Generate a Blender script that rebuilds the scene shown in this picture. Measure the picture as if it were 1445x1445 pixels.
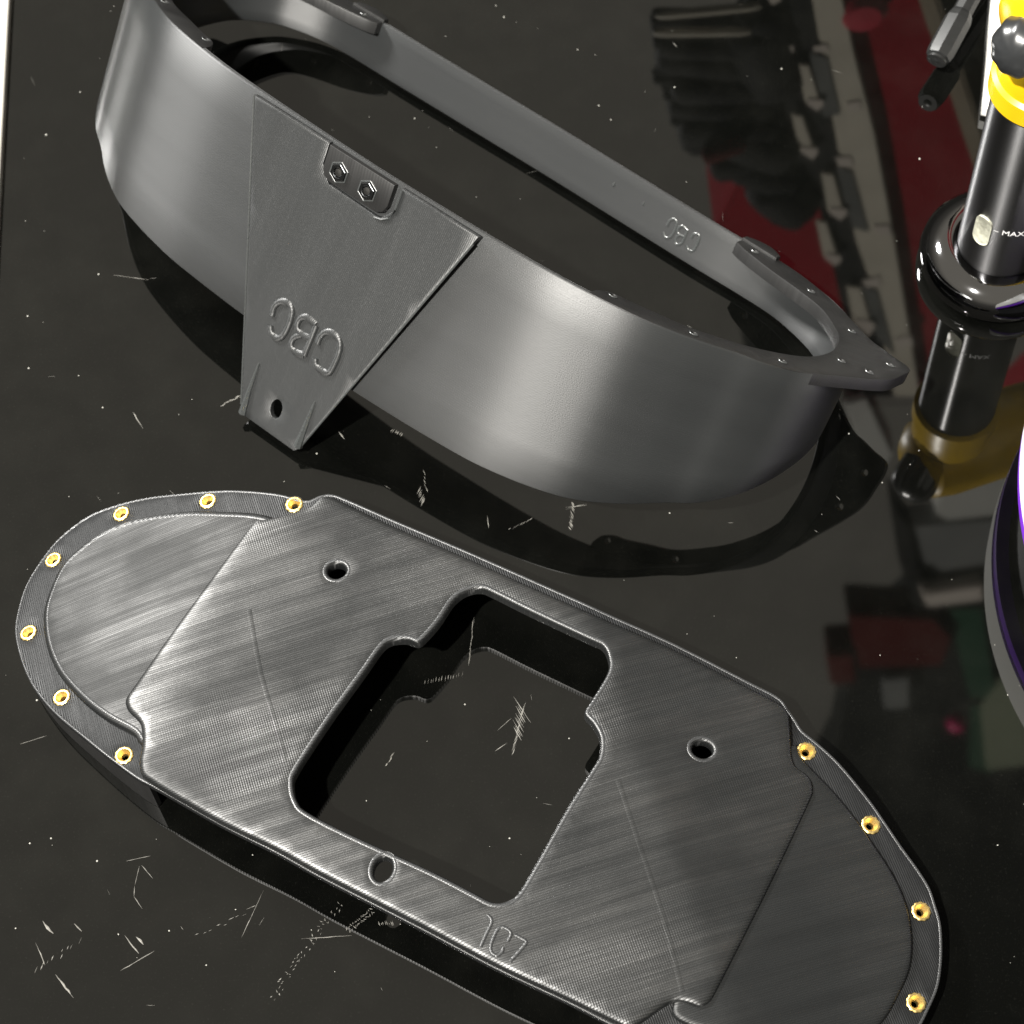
import bpy, bmesh, math, random
from math import sin, cos, radians, pi, atan2, sqrt, hypot
from mathutils import Vector, Matrix
from mathutils.geometry import delaunay_2d_cdt
random.seed(7)
for o in list(bpy.data.objects): bpy.data.objects.remove(o)
sc = bpy.context.scene
COL = sc.collection

# ------------------------------------------------------------------ camera
F, TH, NADX, CH = 3200.0, radians(61.5), 850.0, 0.6
_f = Vector((0, cos(TH), -sin(TH))); _r = Vector((1, 0, 0)); _u = _r.cross(_f)
_ph = math.asin((NADX-722.5)/(F/math.tan(TH)))
CR = _r*cos(_ph) - _u*sin(_ph); CU = _r*sin(_ph) + _u*cos(_ph); CF = _f
CC = Vector((0, 0, CH))
cam = bpy.data.cameras.new('camera'); camo = bpy.data.objects.new('camera', cam); COL.objects.link(camo)
M = Matrix.Identity(4)
for i in range(3):
    M[i][0] = CR[i]; M[i][1] = CU[i]; M[i][2] = -CF[i]; M[i][3] = CC[i]
camo.matrix_world = M
cam.sensor_width = 36; cam.lens = 36*F/1445; cam.clip_start = 0.02; cam.clip_end = 50
cam.dof.use_dof = True; cam.dof.focus_distance = 0.635; cam.dof.aperture_fstop = (cam.lens)/3.3
sc.camera = camo
# ------------------------------------------------------------------ world and lamps
w = bpy.data.worlds.new("World"); sc.world = w; w.use_nodes = True
nt = w.node_tree; nt.nodes.clear()
tc = nt.nodes.new('ShaderNodeTexCoord'); sp = nt.nodes.new('ShaderNodeSeparateXYZ')
cr = nt.nodes.new('ShaderNodeValToRGB'); bg = nt.nodes.new('ShaderNodeBackground'); wo = nt.nodes.new('ShaderNodeOutputWorld')
nt.links.new(tc.outputs['Generated'], sp.inputs[0]); nt.links.new(sp.outputs['Z'], cr.inputs[0])
cr.color_ramp.elements[0].position = 0.0; cr.color_ramp.elements[0].color = (.05, .048, .042, 1)
cr.color_ramp.elements[1].position = 0.62; cr.color_ramp.elements[1].color = (.49, .455, .385, 1)
e = cr.color_ramp.elements.new(0.35); e.color = (.16, .15, .13, 1)
nt.links.new(cr.outputs[0], bg.inputs[0]); bg.inputs[1].default_value = 1.0
nt.links.new(bg.outputs[0], wo.inputs[0])

def area(name, loc, target, size, power, col):
    l = bpy.data.lights.new(name, 'AREA'); l.shape = 'DISK'; l.size = size; l.energy = power; l.color = col
    o = bpy.data.objects.new(name, l); COL.objects.link(o); o.location = loc
    o.rotation_euler = (Vector(target)-Vector(loc)).to_track_quat('-Z', 'Y').to_euler(); return o
TGT = Vector((0, .33, .02))
area('desk_lamp_light', TGT + Vector((-.33, -.37, .87))*2.0, TGT, 0.05, 125, (1, .965, .9))
area('window_light', TGT + Vector((-.54, .59, .62))*2.0, TGT, 0.32, 82, (1, .985, .95))
sc.view_settings.view_transform = 'Standard'; sc.view_settings.look = 'None'
sc.view_settings.exposure = 0.0; sc.view_settings.gamma = 1

# ------------------------------------------------------------------ geometry helpers
def ray(x, y): return (CF*F + CR*(x-722.5) - CU*(y-722.5)).normalized()
def at(x, y, z):
    d = ray(x, y); return CC + d*((z-CH)/d.z)
def wallpt(x, y, Y):              # the point on the upright plane y=Y that the table mirrors at this place
    d = ray(x, y); d.z = -d.z; c = Vector((0, 0, -CH)); return c + d*(Y/d.y)
def inplane(x, y, P0, N):
    d = ray(x, y); return CC + d*(((P0-CC).dot(N))/d.dot(N))
def catmull(P, closed=True, step=None, sub=6):
    n = len(P); out = []
    rng = range(n) if closed else range(n-1)
    for i in rng:
        a = P[(i-1) % n] if closed or i > 0 else P[0]; b = P[i]; c = P[(i+1) % n]; d = P[(i+2) % n] if closed or i+2 < n else P[-1]
        for k in range(sub):
            t = k/sub
            out.append(tuple(0.5*((2*b[j]) + (-a[j]+c[j])*t + (2*a[j]-5*b[j]+4*c[j]-d[j])*t*t + (-a[j]+3*b[j]-3*c[j]+d[j])*t**3) for j in range(len(b))))
    if not closed: out.append(tuple(P[-1]))
    return out
def resample(P, step, closed=True):
    pts = [Vector(p) for p in P]
    if closed: pts.append(pts[0])
    L = [0]
    for a, b in zip(pts, pts[1:]): L.append(L[-1] + (b-a).length)
    n = max(4, int(L[-1]/step)); out = []; j = 0
    for k in range(n if closed else n+1):
        s = L[-1]*k/n
        while j < len(L)-2 and L[j+1] < s: j += 1
        t = (s-L[j])/max(1e-9, L[j+1]-L[j]); out.append(pts[j].lerp(pts[j+1], min(1, t)))
    return out
def area2(P): return sum(P[i][0]*P[(i+1) % len(P)][1] - P[(i+1) % len(P)][0]*P[i][1] for i in range(len(P)))/2
def offset(P, d):                 # inward for d>0 on a ccw loop
    n = len(P); out = []
    for i in range(n):
        a = Vector(P[i-1][:2]); b = Vector(P[i][:2]); c = Vector(P[(i+1) % n][:2])
        t = ((b-a).normalized() + (c-b).normalized())
        if t.length < 1e-6: t = (c-b)
        t.normalize(); out.append(b + Vector((-t.y, t.x))*d)
    return out
def ccw(P): return list(P) if area2(P) > 0 else list(P)[::-1]

def mk(name, verts, faces, mat=None, parent=None, smooth=True, sharp=30):
    me = bpy.data.meshes.new(name); me.from_pydata([tuple(v) for v in verts], [], faces); me.validate()
    if mat: me.materials.append(mat)
    for p in me.polygons: p.use_smooth = smooth
    o = bpy.data.objects.new(name, me); COL.objects.link(o)
    bm = bmesh.new(); bm.from_mesh(me); bmesh.ops.remove_doubles(bm, verts=bm.verts, dist=1e-7)
    bmesh.ops.recalc_face_normals(bm, faces=bm.faces)
    if smooth:
        for e in bm.edges:
            if len(e.link_faces) == 2 and e.calc_face_angle(0) > radians(sharp): e.smooth = False
    bm.to_mesh(me); bm.free()
    if parent: o.parent = parent
    return o
def tag(o, label=None, cat=None, group=None, kind=None):
    if label: o['label'] = label
    if cat: o['category'] = cat
    if group: o['group'] = group
    if kind: o['kind'] = kind
    return o
def empty(name, loc, label, cat, group=None):
    o = bpy.data.objects.new(name, None); COL.objects.link(o); o.location = loc; o.empty_display_size = .02
    return tag(o, label, cat, group)
def rebase(root):                 # children built in world space keep their place under an empty that has a location
    for c in COL.objects:
        if c.parent == root: c.matrix_parent_inverse = Matrix.Translation(root.location).inverted()

def inpoly(x, y, P):
    c = False; n = len(P); j = n-1
    for i in range(n):
        xi, yi = P[i][0], P[i][1]; xj, yj = P[j][0], P[j][1]
        if (yi > y) != (yj > y) and x < (xj-xi)*(y-yi)/(yj-yi)+xi: c = not c
        j = i
    return c
def slab(name, outer, holes, zf, zb, mat, parent, b=.35, g=2.5, tw=None, sharp=35, bw=None):
    """closed plate: outer/holes are 2D loops in mm, zf/zb give top and bottom height, tw maps (x,y,z) mm to world"""
    outer = ccw(outer); holes = [ccw(h)[::-1] for h in holes]
    verts = []; faces = []
    loops = [outer]+holes; tops = [[], []]
    rings = []
    for L in loops:
        n = len(L); bb = b
        lv = [L, offset(L, (bw or bb)*.3), offset(L, bw or bb)]
        idx = []
        for k, (R, dz) in enumerate(zip(lv, (-bb, -bb*.28, 0))):
            st = len(verts); verts += [(p[0], p[1], zf(p[0], p[1])+dz) for p in R]; idx.append(st)
        st = len(verts); verts += [(p[0], p[1], zb(p[0], p[1])) for p in L]; idx.insert(0, st)
        for k in range(3):
            A, B = idx[k], idx[k+1]
            for i in range(n):
                j = (i+1) % n; faces.append((A+i, A+j, B+j, B+i))
        rings.append((n, idx[-1], idx[0]))
    for which in (0, 1):
        co = []; src = []; edges = []; facs = []
        for (n, top, bot) in rings:
            st = len(co); base = top if which == 0 else bot
            for i in range(n): co.append(Vector(verts[base+i][:2])); src.append(base+i)
            facs.append(list(range(st, st+n)))
        nb = len(co); Ls = [[(co[i].x, co[i].y) for i in f] for f in facs]
        inside = lambda x, y: inpoly(x, y, Ls[0]) and not any(inpoly(x, y, h) for h in Ls[1:])
        eds = [(f[i], f[(i+1) % len(f)]) for f in facs for i in range(len(f))]
        if which == 0 and g:
            xs = [p.x for p in co]; ys = [p.y for p in co]
            cell = {}
            for p in co[:nb]: cell.setdefault((int(p.x//g), int(p.y//g)), []).append(p.copy())
            x = min(xs)+g*.5
            while x < max(xs):
                y = min(ys)+g*.5
                while y < max(ys):
                    q = Vector((x+random.uniform(-.1, .1)*g, y+random.uniform(-.1, .1)*g)); cx_, cy_ = int(q.x//g), int(q.y//g)
                    near = any((q-p).length < .45*g for i in (-1, 0, 1) for j in (-1, 0, 1) for p in cell.get((cx_+i, cy_+j), ()))
                    if not near and inside(q.x, q.y): co.append(q)
                    y += g
                x += g
        r = delaunay_2d_cdt(co, eds, [], 0, 1e-5)
        tri = [f for f in r[2] if inside(sum(r[0][i].x for i in f)/len(f), sum(r[0][i].y for i in f)/len(f))]
        vmap = {}
        for vi, (p, orig) in enumerate(zip(r[0], r[3])):
            o = [q for q in orig if q < nb]
            if o: vmap[vi] = src[o[0]]
        for f in tri:
            out = []
            for vi in f:
                if vi not in vmap:
                    p = r[0][vi]; vmap[vi] = len(verts); verts.append((p.x, p.y, (zf if which == 0 else zb)(p.x, p.y)))
                out.append(vmap[vi])
            faces.append(tuple(out) if which == 0 else tuple(out[::-1]))
    tw = tw or (lambda x, y, z: (x*.001, y*.001, z*.001))
    return mk(name, [tw(*v) for v in verts], faces, mat, parent, True, sharp)

_lathe = None
def lathe(name, prof, mat, parent, n=48, M4=None, knurl=None, sharp=35):
    vs = []; fs = []
    for k, (r, z) in enumerate(prof):
        for i in range(n):
            a = 2*pi*i/n; rr = r*(1+(knurl(k, i) if knurl else 0)); vs.append(Vector((rr*cos(a), rr*sin(a), z)))
    for k in range(len(prof)-1):
        for i in range(n):
            j = (i+1) % n; fs.append((k*n+i, k*n+j, (k+1)*n+j, (k+1)*n+i))
    if prof[0][0] > 1e-6: _ = getattr(lathe, 'cap0', True) and fs.append(tuple(range(n))[::-1])
    if prof[-1][0] > 1e-6 and getattr(lathe, 'cap1', True): fs.append(tuple((len(prof)-1)*n+i for i in range(n)))
    if M4: vs = [M4 @ v for v in vs]
    return mk(name, vs, fs, mat, parent, True, sharp)
def tube(name, pts, r, mat, parent, n=8, rad=None, flat=1.0, nrm=None):
    pts = [Vector(p) for p in pts]; vs = []; fs = []
    for k, p in enumerate(pts):
        t = (pts[min(k+1, len(pts)-1)]-pts[max(k-1, 0)]).normalized()
        up = Vector(nrm) if nrm is not None else (Vector((0, 0, 1)) if abs(t.z) < .9 else Vector((1, 0, 0)))
        s = t.cross(up).normalized(); q = s.cross(t).normalized(); rr = rad[k] if rad else r
        for i in range(n):
            a = 2*pi*i/n; vs.append(p + s*cos(a)*rr + q*sin(a)*rr*flat)
    for k in range(len(pts)-1):
        for i in range(n):
            j = (i+1) % n; fs.append((k*n+i, k*n+j, (k+1)*n+j, (k+1)*n+i))
    fs.append(tuple(range(n))[::-1]); fs.append(tuple((len(pts)-1)*n+i for i in range(n)))
    return mk(name, vs, fs, mat, parent, True, 50)
def join_meshes(name, objs, parent=None):
    bm = bmesh.new(); mats = []
    for o in objs:
        for m in o.data.materials:
            if m not in mats: mats.append(m)
        t = bmesh.new(); t.from_mesh(o.data)
        for f in t.faces: f.material_index = mats.index(o.data.materials[f.material_index])
        tm = bpy.data.meshes.new('t'); t.to_mesh(tm); t.free(); bm.from_mesh(tm); bpy.data.meshes.remove(tm)
    me = bpy.data.meshes.new(name); bm.to_mesh(me); bm.free()
    for m in mats: me.materials.append(m)
    for o in objs: bpy.data.objects.remove(o)
    o = bpy.data.objects.new(name, me); COL.objects.link(o)
    if parent: o.parent = parent
    return o

# ------------------------------------------------------------------ materials
class NB:
    def __init__(s, name):
        s.m = bpy.data.materials.new(name); s.m.use_nodes = True; s.t = s.m.node_tree; s.p = s.t.nodes['Principled BSDF']
    def n(s, ty, **kw):
        x = s.t.nodes.new(ty)
        for k, v in kw.items(): setattr(x, k, v)
        return x
    def l(s, a, b): s.t.links.new(a, b)
    def math(s, op, a, b=None, c=None):
        x = s.n('ShaderNodeMath', operation=op)
        for i, v in enumerate((a, b, c)):
            if v is None: continue
            if hasattr(v, 'is_output'): s.l(v, x.inputs[i])
            else: x.inputs[i].default_value = v
        return x.outputs[0]
def simple(name, col, rough=.5, metal=0, spec=.5, noise=0, nscale=300, bump=0, coat=0, trans=0, ior=1.5, emit=0):
    b = NB(name); p = b.p
    p.inputs['Base Color'].default_value = (*col, 1); p.inputs['Roughness'].default_value = rough; p.inputs['Metallic'].default_value = metal
    p.inputs['Specular IOR Level'].default_value = spec; p.inputs['Coat Weight'].default_value = coat
    p.inputs['Transmission Weight'].default_value = trans; p.inputs['IOR'].default_value = ior
    if noise or bump:
        tcn = b.n('ShaderNodeTexCoord'); nz = b.n('ShaderNodeTexNoise'); nz.inputs['Scale'].default_value = nscale; nz.inputs['Detail'].default_value = 4
        b.l(tcn.outputs['Object'], nz.inputs['Vector'])
        if noise:
            mx = b.n('ShaderNodeMix', data_type='RGBA'); mx.inputs[6].default_value = (*[c*(1-noise) for c in col], 1); mx.inputs[7].default_value = (*[min(1, c*(1+noise)) for c in col], 1)
            b.l(nz.outputs[0], mx.inputs[0]); b.l(mx.outputs[2], p.inputs['Base Color'])
            r = b.math('MULTIPLY_ADD', nz.outputs[0], .25*rough, rough*.88); b.l(r, p.inputs['Roughness'])
        if bump:
            bp = b.n('ShaderNodeBump'); bp.inputs['Distance'].default_value = bump; b.l(nz.outputs[0], bp.inputs['Height']); b.l(bp.outputs[0], p.inputs['Normal'])
    return b.m

def printed(name, ang, period, depth, col=(.03, .032, .0325), rough=.34, cross=.35, streak=1.0, axes='XY', spec=.5, aniso=0, tang=None, flatc=False, gloss=0, grain=.35, rk=1.0):
    """black printed plastic: fine extrusion lines along direction ang in the object's XY (or XZ) plane"""
    b = NB(name); p = b.p
    tcn = b.n('ShaderNodeTexCoord'); s = b.n('ShaderNodeSeparateXYZ'); b.l(tcn.outputs['Object'], s.inputs[0])
    X = s.outputs['X']; Y = s.outputs['Y' if axes == 'XY' else 'Z']
    al = b.math('ADD', b.math('MULTIPLY', X, cos(ang)), b.math('MULTIPLY', Y, sin(ang)))
    ac = b.math('ADD', b.math('MULTIPLY', X, -sin(ang)), b.math('MULTIPLY', Y, cos(ang)))
    def nz(sa, sb, sd=0, detail=3):
        c = b.n('ShaderNodeCombineXYZ'); b.l(b.math('MULTIPLY', al, sa), c.inputs[0]); b.l(b.math('MULTIPLY', ac, sb), c.inputs[1]); c.inputs[2].default_value = sd
        t = b.n('ShaderNodeTexNoise'); t.inputs['Scale'].default_value = 1; t.inputs['Detail'].default_value = detail; b.l(c.outputs[0], t.inputs['Vector']); return t.outputs[0]
    st = nz(28, 900, 1.0, 4); st2 = nz(14, 160, 4.0, 3); big = nz(16, 22, 9.0, 2); per = nz(600, 2200, 2.0, 2); fine = nz(3000, 3000, 6, 2)
    line = b.math('SINE', b.math('MULTIPLY', ac, 2*pi/period))
    cl = b.math('SINE', b.math('MULTIPLY', al, 2*pi/period))
    amp = b.math('MULTIPLY_ADD', st2, .7, .6)
    h = b.math('MULTIPLY', line, amp)
    cm = b.n('ShaderNodeMapRange'); b.l(big, cm.inputs[0]); cm.inputs[1].default_value = .48; cm.inputs[2].default_value = .6; cm.inputs[4].default_value = cross
    h = b.math('ADD', h, b.math('MULTIPLY', cl, cm.outputs[0]))
    h = b.math('ADD', h, b.math('MULTIPLY', st, 1.6*streak)); h = b.math('ADD', h, b.math('MULTIPLY', per, .5)); h = b.math('ADD', h, b.math('MULTIPLY', fine, grain))
    bp = b.n('ShaderNodeBump'); bp.inputs['Strength'].default_value = 1; bp.inputs['Distance'].default_value = depth
    b.l(h, bp.inputs['Height']); b.l(bp.outputs[0], p.inputs['Normal'])
    mx = b.n('ShaderNodeMix', data_type='RGBA'); mx.inputs[6].default_value = (*[c*(.9 if flatc else .7) for c in col], 1); mx.inputs[7].default_value = (*[c*(1.1 if flatc else 1.35) for c in col], 1)
    b.l(st2, mx.inputs[0]); b.l(mx.outputs[2], p.inputs['Base Color'])
    _k = .25 if flatc else rk
    rr = b.math('MULTIPLY_ADD', st, .22*_k, rough-.11*_k); rr = b.math('ADD', rr, b.math('MULTIPLY_ADD', st2, .16*_k, -.08*_k)); b.l(rr, p.inputs['Roughness'])
    p.inputs['Specular IOR Level'].default_value = spec
    if gloss:
        def mr(x, lo, hi, a_, b_):
            m = b.n('ShaderNodeMapRange'); b.l(x, m.inputs[0]); m.inputs[1].default_value = lo; m.inputs[2].default_value = hi; m.inputs[3].default_value = a_; m.inputs[4].default_value = b_; return m.outputs[0]
        bands = mr(nz(13, 300, 12.0, 6), .42, .56, 0, 1); fines = mr(nz(40, 1500, 15.0, 3), .40, .60, 0, 1); blob = mr(nz(24, 30, 19.0, 4), .38, .62, .25, 1)
        k = b.math('MULTIPLY', b.math('MULTIPLY_ADD', fines, .4, .6), b.math('MULTIPLY_ADD', bands, .42, .58)); k = b.math('MULTIPLY', k, blob)
        sv = b.math('MULTIPLY_ADD', k, gloss, spec*.35); b.l(sv, p.inputs['Specular IOR Level'])
        rr = b.math('ADD', rr, b.math('MULTIPLY_ADD', k, -.10, .05)); b.l(rr, p.inputs['Roughness'])
    if aniso:
        c = b.n('ShaderNodeCombineXYZ')
        for i in range(3): c.inputs[i].default_value = tang[i]
        p.inputs['Anisotropic'].default_value = aniso; b.l(c.outputs[0], p.inputs['Tangent'])
    return b.m

LD = radians(14.2)
ACR = (-sin(LD), cos(LD), 0); WN = (0.417, 0.4627, 0.7823)
pl_top = printed('plate_top_print', LD, .00066, .000055, col=(.009, .0096, .0098), rough=.46, aniso=.76, tang=ACR, spec=.6, streak=.3, cross=.22, gloss=1.6, rk=.35)
pl_wing = printed('plate_wing_print', LD, .00062, .000045, cross=.08, col=(.009, .0096, .0098), rough=.5, aniso=.68, tang=ACR, spec=.45, streak=.3, gloss=.6, rk=.35)
pl_rim = printed('plate_rim_print', radians(105), .00062, .00003, cross=.1, rough=.45, col=(.007, .0075, .008), spec=.25, streak=.7)
ring_wall = printed('ring_wall_print', 0, .0007, .0000045, axes='XZ', grain=8, streak=.12, cross=.0, rough=.49, spec=.75, col=(.017, .0182, .0188), aniso=.90, tang=WN, flatc=True)
ring_top = printed('ring_flange_print', radians(30), .0005, .00001, rough=.45, cross=.1, col=(.012, .012, .012), spec=.4)
tab_mat = printed('ring_tab_print', radians(85), .0006, .000006, axes='XZ', streak=.2, grain=7.0, rough=.46, spec=.85, flatc=True, col=(.0145, .0157, .0162), aniso=.85, tang=WN)
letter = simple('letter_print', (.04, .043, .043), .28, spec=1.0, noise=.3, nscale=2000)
brass = simple('brass', (.68, .51, .20), .42, 1, noise=.12, nscale=1500, bump=.00002)
steel = simple('screw_steel', (.5, .5, .5), .18, 1, noise=.1, nscale=900)
nutblk = simple('dark_nut', (.12, .125, .13), .25, 1)
dust_m = simple('dust', (.26, .255, .23), .8)
lint_m = simple('scuff_residue', (.16, .155, .14), .7, noise=.5, nscale=1500)

def table_mat():
    b = NB('glossy_black_table'); p = b.p
    tcn = b.n('ShaderNodeTexCoord'); n1 = b.n('ShaderNodeTexNoise'); n1.inputs['Scale'].default_value = 9; n1.inputs['Detail'].default_value = 5
    b.l(tcn.outputs['Object'], n1.inputs['Vector'])
    n2 = b.n('ShaderNodeTexNoise'); n2.inputs['Scale'].default_value = 70; n2.inputs['Detail'].default_value = 6; b.l(tcn.outputs['Object'], n2.inputs['Vector'])
    n3 = b.n('ShaderNodeTexNoise'); n3.inputs['Scale'].default_value = 1400; n3.inputs['Detail'].default_value = 2; b.l(tcn.outputs['Object'], n3.inputs['Vector'])
    k = b.math('MULTIPLY', n1.outputs[0], n2.outputs[0])
    mr = b.n('ShaderNodeMapRange'); b.l(k, mr.inputs[0]); mr.inputs[1].default_value = .2; mr.inputs[2].default_value = .45
    mr2 = b.n('ShaderNodeMapRange'); b.l(n3.outputs[0], mr2.inputs[0]); mr2.inputs[1].default_value = .6; mr2.inputs[2].default_value = .8
    kk = b.math('ADD', b.math('MULTIPLY', mr.outputs[0], .2), b.math('MULTIPLY', mr2.outputs[0], .35))
    mx = b.n('ShaderNodeMix', data_type='RGBA'); mx.inputs[6].default_value = (.0014, .0015, .0013, 1); mx.inputs[7].default_value = (.010, .010, .0085, 1)
    b.l(kk, mx.inputs[0]); b.l(mx.outputs[2], p.inputs['Base Color'])
    p.inputs['Roughness'].default_value = .025; p.inputs['IOR'].default_value = 1.62
    return b.m
TABLE = table_mat()

# ------------------------------------------------------------------ the setting: table
def box(name, x0, x1, y0, y1, z0, z1, mat, parent=None, bev=.001):
    bm = bmesh.new(); bmesh.ops.create_cube(bm, size=1)
    for v in bm.verts: v.co = Vector(((x0+x1)/2+v.co.x*(x1-x0), (y0+y1)/2+v.co.y*(y1-y0), (z0+z1)/2+v.co.z*(z1-z0)))
    if bev: bmesh.ops.bevel(bm, geom=bm.edges[:], offset=bev, segments=3, affect='EDGES', profile=.5)
    me = bpy.data.meshes.new(name); bm.to_mesh(me); bm.free(); me.materials.append(mat)
    for p in me.polygons: p.use_smooth = False
    o = bpy.data.objects.new(name, me); COL.objects.link(o)
    if parent: o.parent = parent
    return o
t = box('table_top', -.1595, .75, -.45, .80, -.012, 0, TABLE, bev=.0008); tag(t, kind='structure', label='glossy black table top')
trim_m = simple('white_trim', (.40, .385, .35), .5, noise=.1, nscale=60)
t = box('white_table_edging', -.178, -.1602, -.45, .80, -.02, .002, trim_m, bev=.001)
tag(t, 'off-white edging strip along the left side of the black table', 'edging')

# ------------------------------------------------------------------ printed ring
O = Vector((0.0034742, 0.43392265, 0.04014086)); U = Vector((0.74195556, -0.67044826, 0.00103699)); V = Vector((0.52497862, 0.5800073, -0.62288762)); N = Vector((0.41701246, 0.46269933, 0.78231064))
U.normalize(); V = (V-U*V.dot(U)).normalized(); N = U.cross(V).normalized()
RM = Matrix.Identity(4)
for i in range(3): RM[i][0] = U[i]; RM[i][1] = V[i]; RM[i][2] = N[i]; RM[i][3] = O[i]
ring = empty('printed_ring', (0, 0, 0), 'large black 3D printed oval ring with a tapered mounting tab, leaning on the black table', 'printed ring')
ring.matrix_world = RM
TILT = 0.062
def rl(u, v, w): return Vector((u*.001, (v - TILT*w)*.001, w*.001))   # ring local (mm), w<0 is down the wall
WR = RM.inverted()
def ringpt(x, y, v0=-66.5):       # pixel on the leaning plane v=v0
    P0 = RM @ rl(0, v0, 0); a = (RM.to_3x3() @ Vector((0, TILT, -1))).normalized(); nn = U.cross(a).normalized()
    q = WR @ inplane(x, y, P0, nn); w_ = q.z*1000; return (q.x*1000, w_)
# wall outline (mirror-symmetric)
half = [(0, -66.2), (20, -65.6), (40, -64.6), (60, -62.8), (77, -59.4), (90, -55.4), (101.4, -49.2), (112, -41.6), (119.2, -37), (126.6, -29.3), (131.2, -20.5), (133.2, -10), (132.9, 1), (129.8, 12.5), (123.5, 24), (113.5, 32.2), (104.7, 36.3), (93, 39.6), (80, 40.3), (60, 40.0), (30, 40.2), (0, 40.5)]
loop = half + [(-x, y) for x, y in half[-2:0:-1]]
WALL = resample([(p[0], p[1], 0) for p in catmull(loop, True, sub=6)], 1.5); WALL = [(p.x, p.y) for p in WALL]; WALL = ccw(WALL)
def interp(x, T):
    if x <= T[0][0]: return T[0][1]
    for (a, b), (c, d) in zip(T, T[1:]):
        if x <= c:
            k = (x-a)/(c-a); return b+(d-b)*k
    return T[-1][1]
DT = [(-66, 68), (-62, 66), (-55, 61), (-48, 57), (-41, 52), (-30, 44), (-18, 36), (10, 26), (25, 20), (39, 16), (41, 16)]
DTL = [(-66, 68), (-55, 64), (-43, 58.5), (-30, 51), (-10, 40), (10, 30), (30, 20), (41, 16)]
def depth(u, v):
    t = min(1, max(0, (-u-40)/70)); t = t*t*(3-2*t)
    return sum((1-t)*interp(v+k, DT)+t*interp(v+k, DTL) for k in range(-6, 7, 3))/5
def wall_mesh():
    n = len(WALL); th = 2.4; I = offset(WALL, th); B = .35
    rows = []
    O1 = offset(WALL, B); I1 = offset(WALL, th-B)
    rows.append([rl(p[0], p[1], 0) for p in O1]); rows.append([rl(p[0], p[1], -B) for p in WALL])
    for k in range(1, 6): rows.append([rl(p[0], p[1], -B-(depth(*p)-2*B)*k/5) for p in WALL])
    rows.append([rl(q[0], q[1], -depth(*p)) for p, q in zip(WALL, O1)])
    rows.append([rl(q[0], q[1], -depth(*p)) for p, q in zip(WALL, I1)])
    rows.append([rl(q[0], q[1], -depth(*p)+B) for p, q in zip(WALL, I)])
    for k in range(4, -1, -1): rows.append([rl(q[0], q[1], -B-(depth(*p)-2*B)*k/5) for p, q in zip(WALL, I)])
    rows.append([rl(q[0], q[1], 0) for q in I1])
    vs = [v for r in rows for v in r]; fs = []
    R = len(rows)
    for k in range(R):
        for i in range(n):
            j = (i+1) % n; k2 = (k+1) % R
            fs.append((k*n+i, k*n+j, k2*n+j, k2*n+i))
    return mk('ring_wall', vs, fs, ring_wall, ring, True, 50)
wall_mesh()
def circ(cx, cy, r, n=20, r2=None, a0=0):
    return [(cx+r*cos(2*pi*i/n)*cos(a0)-(r2 or r)*sin(2*pi*i/n)*sin(a0), cy+r*cos(2*pi*i/n)*sin(a0)+(r2 or r)*sin(2*pi*i/n)*cos(a0)) for i in range(n)]
fl_out = [(72, -60.6), (77, -59.4), (90, -55.4), (101.4, -49.2), (112, -41.2), (119, -37), (127.3, -29.2), (134.9, -15), (141, -4), (144.0, 3), (144.6, 10), (144.0, 18.5), (137, 20.3), (128.9, 22.6), (121, 27.6), (113.2, 32.2), (104.7, 36.5), (93, 39.9), (80, 40.6), (73, 40.4)]
fl_in = [(73, 34.5), (77, 32.1), (87.5, 28.9), (101.2, 26.1), (110.7, 22.7), (118.6, 15.6), (123.0, 9.5), (125.5, 1.0), (125.7, -7.2), (123.9, -15.2), (120.0, -22.2), (114.8, -28.8), (109.3, -34.2), (97.8, -42.9), (88.0, -46.8), (81, -49.6), (77, -50.6), (74, -52.5), (72.3, -56)]
def rs(P, step=1.2): return [(p.x, p.y) for p in resample([(q[0], q[1], 0) for q in catmull(P, False, sub=5)], step, False)]
for sgn in (1, -1):
    lp = [(sgn*x, y) for x, y in [(lambda p: (p.x, p.y))(Vector((x, y))+(Vector((85, -5))-Vector((x, y))).normalized()*(.55 if x < 131 else max(0, .55-(x-131)*.3))) for x, y in rs(fl_out)]+rs(fl_in)]
    hs = [(76.5, -52.9), (100.0, -45.2), (121.6, -28.2), (130.4, -4.4), (138.2, -.5), (139.4, 13.0), (122.6, 20.3), (102.6, 31.3), (79.5, 35.4)]
    slab('ring_flange', lp, [circ(sgn*x, y, 1.15, 14) for x, y in hs], lambda x, y: .12, lambda x, y: -3.9, ring_top, ring, b=.3, g=4, tw=lambda x, y, z: rl(x, y, z))
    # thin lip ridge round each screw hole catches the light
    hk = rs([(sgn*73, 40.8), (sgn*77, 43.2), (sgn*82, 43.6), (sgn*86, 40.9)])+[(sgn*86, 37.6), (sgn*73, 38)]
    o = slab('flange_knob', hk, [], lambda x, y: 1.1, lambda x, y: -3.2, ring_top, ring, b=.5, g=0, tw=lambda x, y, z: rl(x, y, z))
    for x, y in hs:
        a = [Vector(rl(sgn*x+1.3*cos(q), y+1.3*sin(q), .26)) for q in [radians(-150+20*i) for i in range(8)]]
        tube('hole_lip', a, .0002, letter, ring, 6)
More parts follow.
